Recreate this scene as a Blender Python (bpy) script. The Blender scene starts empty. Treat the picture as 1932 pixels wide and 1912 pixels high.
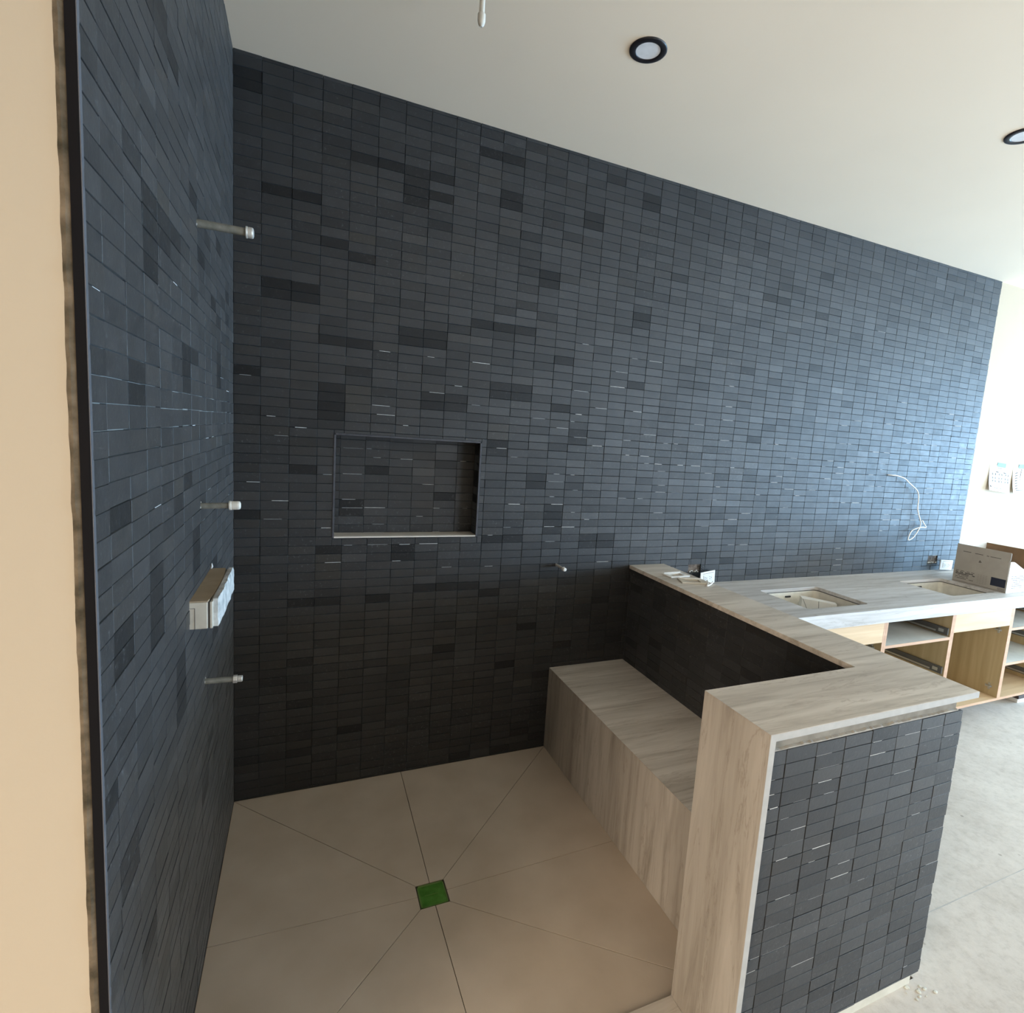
import bpy, bmesh, math, random
from mathutils import Vector, Matrix, noise

SC = bpy.context.scene
COL = SC.collection
RND = random.Random(7)

# ------------------------------------------------------------------ camera
cam_d = bpy.data.cameras.new('camera')
cam = bpy.data.objects.new('camera', cam_d)
COL.objects.link(cam)
R0 = (0.9167020619, -0.3936764068, 0.0683828661)
R1 = (0.0137631731, -0.1399291674, -0.9900658581)
R2 = (0.3993343270, 0.9085365787, -0.1228551197)
m = Matrix(((R0[0], -R1[0], -R2[0]), (R0[1], -R1[1], -R2[1]), (R0[2], -R1[2], -R2[2]))).to_4x4()
m.translation = (0.267772, -2.530562, 1.695674)
cam.matrix_world = m
cam_d.sensor_fit = 'HORIZONTAL'
cam_d.sensor_width = 36.0
cam_d.lens = 1026.1643 * 36.0 / 1932.0
cam_d.shift_x = (966.0 - 1021.528) / 1932.0
cam_d.shift_y = (948.547 - 956.0) / 1932.0
cam_d.clip_start = 0.02
cam_d.clip_end = 100
SC.camera = cam

# ------------------------------------------------------------------ world, lights, exposure
SC.view_settings.view_transform = 'Standard'
SC.view_settings.look = 'None'
SC.view_settings.gamma = 1.0
SC.view_settings.use_curve_mapping = False
SC.view_settings.exposure = 0.35
SC.cycles.max_bounces = 10
SC.cycles.diffuse_bounces = 6
SC.cycles.glossy_bounces = 4
SC.cycles.caustics_reflective = False
SC.cycles.caustics_refractive = False
SC.cycles.sample_clamp_indirect = 6.0

world = bpy.data.worlds.new('world')
SC.world = world
world.use_nodes = True
world.node_tree.nodes['Background'].inputs[0].default_value = (0.62, 0.80, 1.0, 1)
world.node_tree.nodes['Background'].inputs[1].default_value = 3.0


def area(name, loc, target, sx, sy, watts, colr, spread=180):
    d = bpy.data.lights.new(name, 'AREA')
    d.shape = 'RECTANGLE'
    d.size = sx
    d.size_y = sy
    d.energy = watts
    d.color = colr
    d.spread = math.radians(spread)
    o = bpy.data.objects.new(name, d)
    COL.objects.link(o)
    o.location = loc
    o.rotation_euler = (Vector(target) - Vector(loc)).to_track_quat('-Z', 'Y').to_euler()
    return o


# daylight entering by the window of the right wall and by the rear window
area('daylight_side_window', (11.96, -2.6, 1.38), (0, -2.6, 1.38), 3.6, 1.95, 980, (0.36, 0.66, 1.0))
area('daylight_rear_window', (6.6, -6.16, 1.15), (6.6, 0, 1.15), 4.2, 1.7, 235, (0.72, 0.85, 1.0))
area('added_fill_left', (-2.96, -3.75, 1.45), (-0.4, -3.65, 0), 1.7, 2.1, 80, (1.0, 0.74, 0.47), 120)  # warm fill added at left for end panel, bench and painted wall

# ------------------------------------------------------------------ materials


def nt(name, rough=0.6, metal=0.0, spec=0.5):
    mt = bpy.data.materials.new(name)
    mt.use_nodes = True
    b = mt.node_tree.nodes['Principled BSDF']
    b.inputs['Roughness'].default_value = rough
    b.inputs['Metallic'].default_value = metal
    b.inputs['Specular IOR Level'].default_value = spec
    return mt, mt.node_tree, b


def N(t, kind, **kw):
    n = t.nodes.new(kind)
    for k, v in kw.items():
        if k.startswith('i_'):
            key = k[2:]
            n.inputs[int(key) if key.isdigit() else key.replace('_', ' ')].default_value = v
        else:
            setattr(n, k, v)
    return n


def coords(t, scale=(1, 1, 1), rot=(0, 0, 0)):
    g = N(t, 'ShaderNodeNewGeometry')
    mp = N(t, 'ShaderNodeMapping')
    mp.inputs['Scale'].default_value = scale
    mp.inputs['Rotation'].default_value = rot
    t.links.new(g.outputs['Position'], mp.inputs['Vector'])
    return mp.outputs[0]


def ramp(t, src, stops):
    r = N(t, 'ShaderNodeValToRGB')
    cr = r.color_ramp
    while len(cr.elements) < len(stops):
        cr.elements.new(0.5)
    for e, (p, c) in zip(cr.elements, stops):
        e.position = p
        e.color = (c[0], c[1], c[2], 1)
    t.links.new(src, r.inputs[0])
    return r.outputs[0]


def bump(t, b, src, strength, dist=0.001):
    bm_ = N(t, 'ShaderNodeBump')
    bm_.inputs['Strength'].default_value = strength
    bm_.inputs['Distance'].default_value = dist
    t.links.new(src, bm_.inputs['Height'])
    t.links.new(bm_.outputs[0], b.inputs['Normal'])


def mottled(name, c1, c2, scale=6, rough=0.7, bmp=0.15, bscale=60, dist=0.001, spec=0.3, detail=5):
    mt, t, b = nt(name, rough, 0, spec)
    v = coords(t)
    n = N(t, 'ShaderNodeTexNoise', i_Scale=scale, i_Detail=detail)
    t.links.new(v, n.inputs['Vector'])
    t.links.new(ramp(t, n.outputs['Fac'], [(0.3, c1), (0.7, c2)]), b.inputs['Base Color'])
    if bmp:
        n2 = N(t, 'ShaderNodeTexNoise', i_Scale=bscale, i_Detail=3)
        t.links.new(v, n2.inputs['Vector'])
        bump(t, b, n2.outputs['Fac'], bmp, dist)
    return mt


def plain(name, c, rough=0.5, metal=0.0, spec=0.5):
    mt, t, b = nt(name, rough, metal, spec)
    v = coords(t)
    n = N(t, 'ShaderNodeTexNoise', i_Scale=35.0, i_Detail=2)
    t.links.new(v, n.inputs['Vector'])
    c1 = tuple(x * 0.94 for x in c)
    c2 = tuple(min(1, x * 1.05) for x in c)
    t.links.new(ramp(t, n.outputs['Fac'], [(0.3, c1), (0.7, c2)]), b.inputs['Base Color'])
    return mt


def slate():
    mt, t, b = nt('slate_tile', 0.5, 0, 0.36)
    at = N(t, 'ShaderNodeAttribute', attribute_name='tint')
    v = coords(t)
    n = N(t, 'ShaderNodeTexNoise', i_Scale=22.0, i_Detail=7, i_Roughness=0.7)
    t.links.new(v, n.inputs['Vector'])
    mott = ramp(t, n.outputs['Fac'], [(0.3, (0.72, 0.72, 0.72)), (0.55, (1, 1, 1)), (0.75, (1.3, 1.3, 1.32))])
    mx = N(t, 'ShaderNodeMix', data_type='RGBA', blend_type='MULTIPLY')
    mx.inputs[0].default_value = 1.0
    t.links.new(at.outputs['Color'], mx.inputs[6])
    t.links.new(mott, mx.inputs[7])
    # pale scuffs and dust specks
    n2 = N(t, 'ShaderNodeTexNoise', i_Scale=75.0, i_Detail=5, i_Roughness=0.8)
    t.links.new(v, n2.inputs['Vector'])
    sc = ramp(t, n2.outputs['Fac'], [(0.57, (0, 0, 0)), (0.72, (0.75, 0.75, 0.75))])
    # worn tiles carry more dust and sheen than the dark polished ones
    def scaled(sock, k, lo=0.0):
        mm_ = N(t, 'ShaderNodeMath', operation='MULTIPLY_ADD')
        mm_.inputs[1].default_value = k
        mm_.inputs[2].default_value = lo
        t.links.new(at.outputs['Fac'], mm_.inputs[0])
        t.links.new(mm_.outputs[0], b.inputs[sock])
    scaled('Sheen Weight', 0.12 / 0.0163, 0.0)
    scaled('Specular IOR Level', 0.50 / 0.0163, 0.0)
    n3 = N(t, 'ShaderNodeTexNoise', i_Scale=2.2, i_Detail=3)
    t.links.new(v, n3.inputs['Vector'])
    zone = ramp(t, n3.outputs['Fac'], [(0.42, (0.12, 0.12, 0.12)), (0.65, (1, 1, 1))])
    mk = N(t, 'ShaderNodeMix', data_type='RGBA', blend_type='MULTIPLY')
    mk.inputs[0].default_value = 1.0
    t.links.new(sc, mk.inputs[6])
    t.links.new(zone, mk.inputs[7])
    mx2 = N(t, 'ShaderNodeMix', data_type='RGBA', blend_type='MIX')
    t.links.new(mk.outputs[2], mx2.inputs[0])
    t.links.new(mx.outputs[2], mx2.inputs[6])
    mx2.inputs[7].default_value = (0.20, 0.205, 0.21, 1)
    t.links.new(mx2.outputs[2], b.inputs['Base Color'])
    rr = ramp(t, n.outputs['Fac'], [(0.3, (0.48,) * 3), (0.7, (0.62,) * 3)])
    t.links.new(rr, b.inputs['Roughness'])
    n4 = N(t, 'ShaderNodeTexNoise', i_Scale=90.0, i_Detail=5, i_Roughness=0.65)
    t.links.new(v, n4.inputs['Vector'])
    bump(t, b, n4.outputs['Fac'], 0.45, 0.0012)
    b.inputs['Sheen Roughness'].default_value = 0.5
    b.inputs['Sheen Tint'].default_value = (0.88, 0.94, 1.0, 1)
    return mt


def travertine(name, axis, base=1.0, cool=False):
    """veined stone; veins run along the given world axis."""
    mt, t, b = nt(name, 0.42, 0, 0.35)
    s = [26.0, 26.0, 26.0]
    s['xyz'.index(axis)] = 2.0
    v = coords(t, tuple(s))
    n0 = N(t, 'ShaderNodeTexNoise', i_Scale=0.3, i_Detail=3, i_Distortion=0.3)
    t.links.new(v, n0.inputs['Vector'])
    n = N(t, 'ShaderNodeTexNoise', i_Scale=1.0, i_Detail=8, i_Roughness=0.62, i_Distortion=0.55)
    t.links.new(v, n.inputs['Vector'])
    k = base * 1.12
    w = (0.94, 1.0, 1.12) if cool else (1, 1, 1)
    A = tuple(a * k * q for a, q in zip((0.335, 0.305, 0.27), w))
    B = tuple(a * k * q for a, q in zip((0.425, 0.392, 0.352), w))
    C = tuple(a * k * q for a, q in zip((0.485, 0.452, 0.412), w))
    D = tuple(a * k * q for a, q in zip((0.53, 0.497, 0.458), w))
    c1 = ramp(t, n.outputs['Fac'], [(0.30, A), (0.42, B), (0.52, C), (0.68, D)])
    c2 = ramp(t, n0.outputs['Fac'], [(0.32, (0.82, 0.80, 0.77)), (0.6, (1.06, 1.05, 1.03))])
    mx = N(t, 'ShaderNodeMix', data_type='RGBA', blend_type='MULTIPLY')
    mx.inputs[0].default_value = 1.0
    t.links.new(c1, mx.inputs[6])
    t.links.new(c2, mx.inputs[7])
    # thin dark veins
    n5 = N(t, 'ShaderNodeTexNoise', i_Scale=0.45, i_Detail=6, i_Roughness=0.6, i_Distortion=1.0)
    v5 = coords(t, tuple(x * 1.3 for x in s), (0.05, 0.04, 0.03))
    t.links.new(v5, n5.inputs['Vector'])
    vein = ramp(t, n5.outputs['Fac'], [(0.485, (1, 1, 1)), (0.5, (0.66, 0.62, 0.58)), (0.515, (1, 1, 1))])
    mx2 = N(t, 'ShaderNodeMix', data_type='RGBA', blend_type='MULTIPLY')
    mx2.inputs[0].default_value = 0.55
    t.links.new(mx.outputs[2], mx2.inputs[6])
    t.links.new(vein, mx2.inputs[7])
    t.links.new(mx2.outputs[2], b.inputs['Base Color'])
    bump(t, b, n.outputs['Fac'], 0.12, 0.0006)
    return mt


def wood(name, c1, c2, axis='x', rough=0.5):
    mt, t, b = nt(name, rough, 0, 0.3)
    s = [30.0, 30.0, 30.0]
    s['xyz'.index(axis)] = 2.0
    v = coords(t, tuple(s))
    n = N(t, 'ShaderNodeTexNoise', i_Scale=1.0, i_Detail=5, i_Distortion=0.4)
    t.links.new(v, n.inputs['Vector'])
    t.links.new(ramp(t, n.outputs['Fac'], [(0.3, c1), (0.7, c2)]), b.inputs['Base Color'])
    bump(t, b, n.outputs['Fac'], 0.08, 0.0005)
    return mt


def concrete():
    mt, t, b = nt('dusty_concrete', 0.85, 0, 0.2)
    v = coords(t)
    n = N(t, 'ShaderNodeTexNoise', i_Scale=2.6, i_Detail=10, i_Roughness=0.72)
    t.links.new(v, n.inputs['Vector'])
    base = ramp(t, n.outputs['Fac'], [(0.32, (0.47, 0.43, 0.385)), (0.5, (0.56, 0.52, 0.475)), (0.68, (0.63, 0.59, 0.54))])
    # foot-scuffed blotches
    n2 = N(t, 'ShaderNodeTexNoise', i_Scale=26.0, i_Detail=7, i_Roughness=0.72, i_Distortion=0.1)
    t.links.new(v, n2.inputs['Vector'])
    bl = ramp(t, n2.outputs['Fac'], [(0.3, (0.84, 0.83, 0.82)), (0.5, (1, 1, 1)), (0.72, (1.06, 1.06, 1.06))])
    mx = N(t, 'ShaderNodeMix', data_type='RGBA', blend_type='MULTIPLY')
    mx.inputs[0].default_value = 1.0
    t.links.new(base, mx.inputs[6])
    t.links.new(bl, mx.inputs[7])
    # dark specks of grit
    vo = N(t, 'ShaderNodeTexVoronoi', i_Scale=7.0)
    t.links.new(v, vo.inputs['Vector'])
    sp = ramp(t, vo.outputs['Distance'], [(0.035, (0.45, 0.43, 0.4)), (0.06, (1, 1, 1))])
    mx2 = N(t, 'ShaderNodeMix', data_type='RGBA', blend_type='MULTIPLY')
    mx2.inputs[0].default_value = 0.6
    t.links.new(mx.outputs[2], mx2.inputs[6])
    t.links.new(sp, mx2.inputs[7])
    t.links.new(mx2.outputs[2], b.inputs['Base Color'])
    bump(t, b, n2.outputs['Fac'], 0.3, 0.004)
    return mt


def wall_paint(name, c, k=0.97):
    mt, t, b = nt(name, 0.75, 0, 0.2)
    v = coords(t)
    n = N(t, 'ShaderNodeTexNoise', i_Scale=160.0, i_Detail=2)
    t.links.new(v, n.inputs['Vector'])
    n2 = N(t, 'ShaderNodeTexNoise', i_Scale=1.5, i_Detail=2)
    t.links.new(v, n2.inputs['Vector'])
    t.links.new(ramp(t, n2.outputs['Fac'], [(0.3, tuple(x * k for x in c)), (0.7, c)]), b.inputs['Base Color'])
    bump(t, b, n.outputs['Fac'], 0.12, 0.0008)
    return mt


M = {}
M['slate'] = slate()
M['paint'] = wall_paint('wall_paint', (0.50, 0.425, 0.325))
M['ceil'] = wall_paint('ceiling_paint', (0.97, 0.835, 0.675))
M['thinset'] = mottled('thinset', (0.30, 0.285, 0.26), (0.42, 0.40, 0.36), 30, 0.9, 0.5, 120, 0.002)
M['dark_bed'] = mottled('dark_tile_bed', (0.02, 0.02, 0.02), (0.05, 0.048, 0.045), 30, 0.95, 0)
M['squeeze'] = mottled('thinset_squeeze', (0.55, 0.54, 0.52), (0.75, 0.74, 0.72), 60, 0.8, 0.3, 200)
M['mortar'] = mottled('raw_mortar', (0.035, 0.03, 0.018), (0.20, 0.16, 0.115), 28, 0.95, 0.8, 70, 0.004)
M['black'] = plain('black_trim', (0.004, 0.0035, 0.0045), 0.75, 0.0, 0.15)
M['floor_tile'] = mottled('shower_porcelain', (0.46, 0.385, 0.305), (0.54, 0.46, 0.375), 5, 0.55, 0.05, 150, spec=0.35)
M['grout'] = plain('dark_grout', (0.07, 0.055, 0.04), 0.9)
M['green'] = mottled('green_film', (0.035, 0.14, 0.012), (0.10, 0.26, 0.045), 30, 0.3, 0.3, 60, spec=0.6)
M['green_lip'] = plain('green_film_lip', (0.13, 0.22, 0.06), 0.35)
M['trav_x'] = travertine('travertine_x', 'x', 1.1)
M['trav_z_shaded'] = travertine('travertine_z_shaded', 'z', 0.74)  # darker copy of the stone; shade on upright slabs put into the colour
M['ctop'] = travertine('travertine_counter', 'x', 1.15, True)
M['edge_white'] = plain('pale_stone_edge', (0.42, 0.42, 0.41), 0.5)
M['concrete'] = concrete()
M['board'] = mottled('cement_board', (0.20, 0.185, 0.155), (0.30, 0.28, 0.24), 20, 0.9, 0.3, 100)
M['cream_board'] = mottled('cream_board', (0.55, 0.53, 0.45), (0.66, 0.64, 0.56), 14, 0.85, 0.3, 80)
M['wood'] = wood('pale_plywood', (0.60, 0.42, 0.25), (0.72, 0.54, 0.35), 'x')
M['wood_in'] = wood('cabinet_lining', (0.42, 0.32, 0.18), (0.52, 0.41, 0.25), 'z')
M['wood_edge'] = wood('plywood_edge', (0.50, 0.30, 0.19), (0.62, 0.40, 0.27), 'x')
M['shelf'] = mottled('dusty_shelf', (0.56, 0.56, 0.53), (0.70, 0.70, 0.67), 8, 0.7, 0.1)
M['ceramic'] = plain('dusty_ceramic', (0.64, 0.61, 0.54), 0.3, spec=0.5)
M['white_pl'] = plain('white_plastic', (0.82, 0.82, 0.80), 0.35)
M['grey_pl'] = plain('grey_plastic', (0.10, 0.10, 0.10), 0.5)
M['pipe'] = mottled('aged_galvanised', (0.13, 0.13, 0.11), (0.24, 0.235, 0.205), 60, 0.5, 0.3, 150, spec=0.5)
M['cap'] = plain('pale_metal_cap', (0.62, 0.60, 0.56), 0.32, 0.35)
M['pvc'] = plain('cream_pipe', (0.66, 0.63, 0.56), 0.45)
M['metal'] = plain('dull_steel', (0.55, 0.55, 0.54), 0.35, 0.8)
M['card_out'] = mottled('grey_cardboard', (0.36, 0.34, 0.31), (0.41, 0.39, 0.355), 12, 0.8, 0.05)
M['card_white'] = mottled('white_cardboard', (0.72, 0.72, 0.70), (0.80, 0.80, 0.78), 12, 0.75, 0.05)
M['card_in'] = mottled('brown_cardboard', (0.22, 0.14, 0.08), (0.28, 0.18, 0.11), 12, 0.85, 0.1)
M['ink'] = plain('black_ink', (0.03, 0.03, 0.03), 0.6)
M['ink_soft'] = plain('grey_ink', (0.11, 0.105, 0.10), 0.6)
M['navy'] = plain('navy_print', (0.012, 0.017, 0.04), 0.45)
M['paper'] = plain('paper', (0.84, 0.87, 0.90), 0.8)
M['tape'] = plain('blue_tape', (0.10, 0.36, 0.72), 0.6)
M['plaster'] = mottled('smeared_plaster', (0.34, 0.35, 0.35), (0.66, 0.66, 0.64), 32, 0.85, 0.9, 55, 0.004)
M['tan_foam'] = mottled('tan_cover', (0.30, 0.235, 0.16), (0.38, 0.30, 0.21), 18, 0.8, 0.3)
M['cream_pl'] = mottled('cream_cover', (0.50, 0.46, 0.39), (0.60, 0.56, 0.48), 25, 0.7, 0.3)
M['raw_hole'] = mottled('raw_cutout', (0.05, 0.035, 0.025), (0.22, 0.18, 0.15), 60, 0.9, 0.3)
M['lamp_disc'] = plain('lamp_lens', (0.86, 0.86, 0.88), 0.4)
M['lamp_ring'] = plain('lamp_ring', (0.012, 0.010, 0.013), 0.4)

# ------------------------------------------------------------------ mesh helpers


def bm_box(bm, a, b):
    x0, x1 = sorted((a[0], b[0]))
    y0, y1 = sorted((a[1], b[1]))
    z0, z1 = sorted((a[2], b[2]))
    v = [bm.verts.new(p) for p in ((x0, y0, z0), (x1, y0, z0), (x1, y1, z0), (x0, y1, z0),
                                   (x0, y0, z1), (x1, y0, z1), (x1, y1, z1), (x0, y1, z1))]
    for f in ((0, 3, 2, 1), (4, 5, 6, 7), (0, 1, 5, 4), (1, 2, 6, 5), (2, 3, 7, 6), (3, 0, 4, 7)):
        bm.faces.new([v[i] for i in f])
    return v


def bm_prism(bm, poly, h0, h1, axis='z'):
    def P(u, v, h):
        return (u, v, h) if axis == 'z' else (u, h, v) if axis == 'y' else (h, u, v)
    lo = [bm.verts.new(P(u, v, h0)) for u, v in poly]
    hi = [bm.verts.new(P(u, v, h1)) for u, v in poly]
    n = len(poly)
    bm.faces.new(lo[::-1])
    bm.faces.new(hi)
    for i in range(n):
        bm.faces.new((lo[i], lo[(i + 1) % n], hi[(i + 1) % n], hi[i]))


def bm_tube(bm, path, rad, seg=16, caps=True):
    """sweep; rad is a number or one per point"""
    pts = [Vector(p) for p in path]
    if not isinstance(rad, (list, tuple)):
        rad = [rad] * len(pts)
    rings = []
    prev = None
    for i, p in enumerate(pts):
        d = (pts[min(i + 1, len(pts) - 1)] - pts[max(i - 1, 0)]).normalized()
        if prev is None:
            a = Vector((0, 0, 1)) if abs(d.z) < 0.9 else Vector((1, 0, 0))
            u = d.cross(a).normalized()
        else:
            u = (prev - d * prev.dot(d)).normalized()
        prev = u
        w = d.cross(u)
        rings.append([bm.verts.new(p + (u * math.cos(t) + w * math.sin(t)) * rad[i])
                      for t in (2 * math.pi * k / seg for k in range(seg))])
    for a, b in zip(rings, rings[1:]):
        for k in range(seg):
            bm.faces.new((a[k], a[(k + 1) % seg], b[(k + 1) % seg], b[k]))
    if caps:
        bm.faces.new(rings[0][::-1])
        bm.faces.new(rings[-1])


def obj(name, bm, mat, parent=None, bevel=0.0, smooth=False, origin=None, seg=2):
    bmesh.ops.recalc_face_normals(bm, faces=bm.faces)
    if origin is not None:
        bmesh.ops.translate(bm, verts=bm.verts, vec=-Vector(origin))
    me = bpy.data.meshes.new(name)
    bm.to_mesh(me)
    bm.free()
    me.materials.append(M[mat] if isinstance(mat, str) else mat)
    o = bpy.data.objects.new(name, me)
    COL.objects.link(o)
    if origin is not None:
        o.location = origin
    if parent is not None:
        o.parent = parent
        if origin is None and parent.type == 'EMPTY' or origin is None:
            o.matrix_parent_inverse = Matrix.Translation(-Vector(parent.get('base', (0, 0, 0))))
    if bevel:
        md = o.modifiers.new('bevel', 'BEVEL')
        md.width = bevel
        md.segments = seg
        md.limit_method = 'ANGLE'
        md.angle_limit = math.radians(40)
    if smooth:
        for p in me.polygons:
            p.use_smooth = True
    return o


def boxo(name, a, b, mat, parent=None, bevel=0.0):
    bm = bmesh.new()
    bm_box(bm, a, b)
    return obj(name, bm, mat, parent, bevel)


def tag(o, label, cat, group=None):
    o['label'] = label
    o['category'] = cat
    if group:
        o['group'] = group
    return o


def thing(name, label, cat, base=(0, 0, 0), group=None):
    """an Empty at the thing's base; parts are built in world coordinates"""
    o = bpy.data.objects.new(name, None)
    COL.objects.link(o)
    o.empty_display_size = 0.05
    o.location = base
    o['base'] = list(base)
    return tag(o, label, cat, group)


def struct(o):
    o['kind'] = 'structure'
    return o


# ------------------------------------------------------------------ dimensions
H = 3.048
PX, X0 = 0.10829, 0.09682          # tile column pitch and first joint on the back wall
PZ, Z0 = 0.03928, 1.85503          # tile row pitch and a reference joint height
WD = 4.9618                        # right end of the tiling
HC = 1.0074                        # top of the pony wall capping
XI, XO = 1.9454, 2.1774            # capping inner / outer edge
XE, YR, YF = 1.3206, -1.3810, -1.6238
HK, YK, ZK = 0.8803, -0.6533, 0.8026
HB, XB = 0.4546, 1.4926
NX0, NX1, NZ0, NZ1, ND = 0.3847, 1.0426, 1.1801, 1.6403, 0.095
TT = 0.009                         # tile thickness


# ------------------------------------------------------------------ tiling
def cut(rects, hole):
    hu0, hu1, hv0, hv1 = hole
    out = []
    for (a, b, c, d, k) in rects:
        if b <= hu0 or a >= hu1 or d <= hv0 or c >= hv1:
            out.append((a, b, c, d, k))
            continue
        if a < hu0:
            out.append((a, hu0, c, d, k))
        if b > hu1:
            out.append((hu1, b, c, d, k))
        m0, m1 = max(a, hu0), min(b, hu1)
        if c < hv0:
            out.append((m0, m1, c, hv0, k))
        if d > hv1:
            out.append((m0, m1, hv1, d, k))
    return out


def tiling(name, frame, uj, vj, ext, parent, holes=(), dark={}, seed=1, gapu=0.0011, gapv=0.0016, squeeze=0.08,
           ragged=0.0, topfree=False, brown={}):
    """frame(u, v, n) -> world point; uj/vj (first joint, pitch); ext = (u0,u1,v0,v1)"""
    rnd = random.Random(seed)
    bm = bmesh.new()
    lay = bm.verts.layers.float_color.new('tint')
    sq = bmesh.new()
    u0, u1, v0, v1 = ext
    i0 = math.floor((u0 - uj[0]) / uj[1])
    i1 = math.ceil((u1 - uj[0]) / uj[1])
    j0 = math.floor((v0 - vj[0]) / vj[1])
    j1 = math.ceil((v1 - vj[0]) / vj[1])
    for i in range(i0, i1):
        coff = rnd.uniform(-0.0012, 0.0012)
        for j in range(j0, j1):
            a = uj[0] + i * uj[1] + rnd.uniform(-0.0006, 0.0006)
            b = uj[0] + (i + 1) * uj[1] + rnd.uniform(-0.0006, 0.0006)
            c = vj[0] + j * vj[1] + coff + rnd.uniform(-0.0004, 0.0004)
            d = vj[0] + (j + 1) * vj[1] + coff + rnd.uniform(-0.0004, 0.0004)
            hit_r = b > u1
            a, b, c, d = max(a, u0), min(b, u1), max(c, v0), min(d, v1)
            if ragged and b >= u1 - 0.001:
                b = u1 - rnd.uniform(0, ragged)
            if topfree and d >= v1 - 0.001:
                d = v1 - rnd.uniform(0, 0.003)
            if b - a < 0.006 or d - c < 0.004:
                continue
            rs = [(a, b, c, d, 0)]
            for h in holes:
                rs = cut(rs, h)
            key = (i, -j - 1)
            f = 1.0 + rnd.gauss(0, 0.085)
            # whole mosaic sheets differ a little
            sh = noise.noise(Vector(((i // 3) * 7.31, (j // 8) * 3.77, seed * 11.1)))
            f *= 1 + 0.10 * sh
            tone = [0.0160, 0.0160, 0.0168]
            if rnd.random() < 0.10:
                tone = [0.0178, 0.0165, 0.0155]
            if rnd.random() < 0.02:
                f *= 0.75
            if key in dark:
                f = 0.60 + rnd.uniform(-0.06, 0.06)
                tone = [0.0160, 0.0157, 0.0161]
            if key in brown:
                f = 0.78
                tone = [0.0255, 0.022, 0.0175]
            coltint = (tone[0] * f, tone[1] * f, tone[2] * f, 1)
            lift = rnd.uniform(-0.0005, 0.0007)
            if key in dark:
                lift -= 0.0003
            for (ra, rb, rc, rd, _) in rs:
                if rb - ra < 0.004 or rd - rc < 0.004:
                    continue
                ga, gb = gapu * rnd.uniform(0.45, 1.2) / 2, gapu * rnd.uniform(0.45, 1.2) / 2
                gc, gd = gapv * rnd.uniform(0.45, 1.25) / 2, gapv * rnd.uniform(0.45, 1.25) / 2
                qa, qb, qc, qd = ra + ga, rb - gb, rc + gc, rd - gd
                be = 0.0006
                til = [rnd.uniform(-0.00022, 0.00022) for _ in range(4)]
                prof = []
                for nn, ins in ((-TT, 0), (-be, 0), (0, be)):
                    ring = []
                    for q, (uu, vv, su, sv) in enumerate(((qa, qc, 1, 1), (qb, qc, -1, 1), (qb, qd, -1, -1), (qa, qd, 1, -1))):
                        nz = nn if nn == -TT else nn + lift + til[q]
                        vt = bm.verts.new(frame(uu + su * ins, vv + sv * ins, nz))
                        vt[lay] = coltint
                        ring.append(vt)
                    prof.append(ring)
                for r0, r1 in zip(prof, prof[1:]):
                    for q in range(4):
                        bm.faces.new((r0[q], r0[(q + 1) % 4], r1[(q + 1) % 4], r1[q]))
                bm.faces.new(prof[-1])
                # pale thinset squeezed up in some horizontal joints
                zone_ = math.exp(-((rc - 1.5) / 0.42) ** 2) if ext[3] > 2 else 1.0
            if rnd.random() < squeeze * zone_ and rb - ra > 0.05:
                    s0 = rnd.uniform(qa, qa + (qb - qa) * 0.5)
                    s1 = min(qb, s0 + rnd.uniform(0.2, 0.9) * (qb - qa))
                    dep = rnd.uniform(-0.0030, -0.0008)
                    vs = [sq.verts.new(frame(*p)) for p in ((s0, rc - gapv * 0.5, dep), (s1, rc - gapv * 0.5, dep), (s1, rc + gapv * 0.5, dep), (s0, rc + gapv * 0.5, dep))]
                    sq.faces.new(vs)
    o = obj(name, bm, 'slate', parent)
    if len(sq.faces):
        s = obj('thinset_joint', sq, 'squeeze', parent)
        s['label'] = 'pale thinset showing in the tile joints'
    else:
        sq.free()
    return o


# ------------------------------------------------------------------ room shell
RX, LX, RY = 12.0, -3.0, -6.2
ceiling = struct(boxo('ceiling', (LX - 0.15, RY - 0.15, H), (RX + 0.15, 0.15, H + 0.12), 'ceil'))
bm = bmesh.new()
bm_box(bm, (XO - 0.04, RY, -0.1), (RX, 0.12, 0.0))
bm_box(bm, (LX, RY, -0.1), (XO - 0.04, YF - 0.0, 0.0))
bm_box(bm, (XE, YF, -0.1), (XO - 0.04, -1.60, 0.0))
floor = struct(obj('floor', bm, 'concrete'))

bm = bmesh.new()
hole = (NX0, NX1, NZ0, NZ1)
for (a, b, c, d, _) in cut([(-0.15, WD, -0.1, H, 0)], hole):
    bm_box(bm, (a, TT - 0.0005, c), (b, 0.15, d))
bm_box(bm, (NX0 - 0.01, ND + TT, NZ0 - 0.01), (NX1 + 0.01, 0.16, NZ1 + 0.01))
wall_back = struct(obj('wall_back', bm, 'dark_bed'))
# painted continuation of the same wall
painted = boxo('painted_drywall', (WD - 0.002, 0.010, -0.1), (RX + 0.15, 0.15, H), 'paint', wall_back)
painted['label'] = 'cream painted drywall beyond the tile edge'

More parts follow.
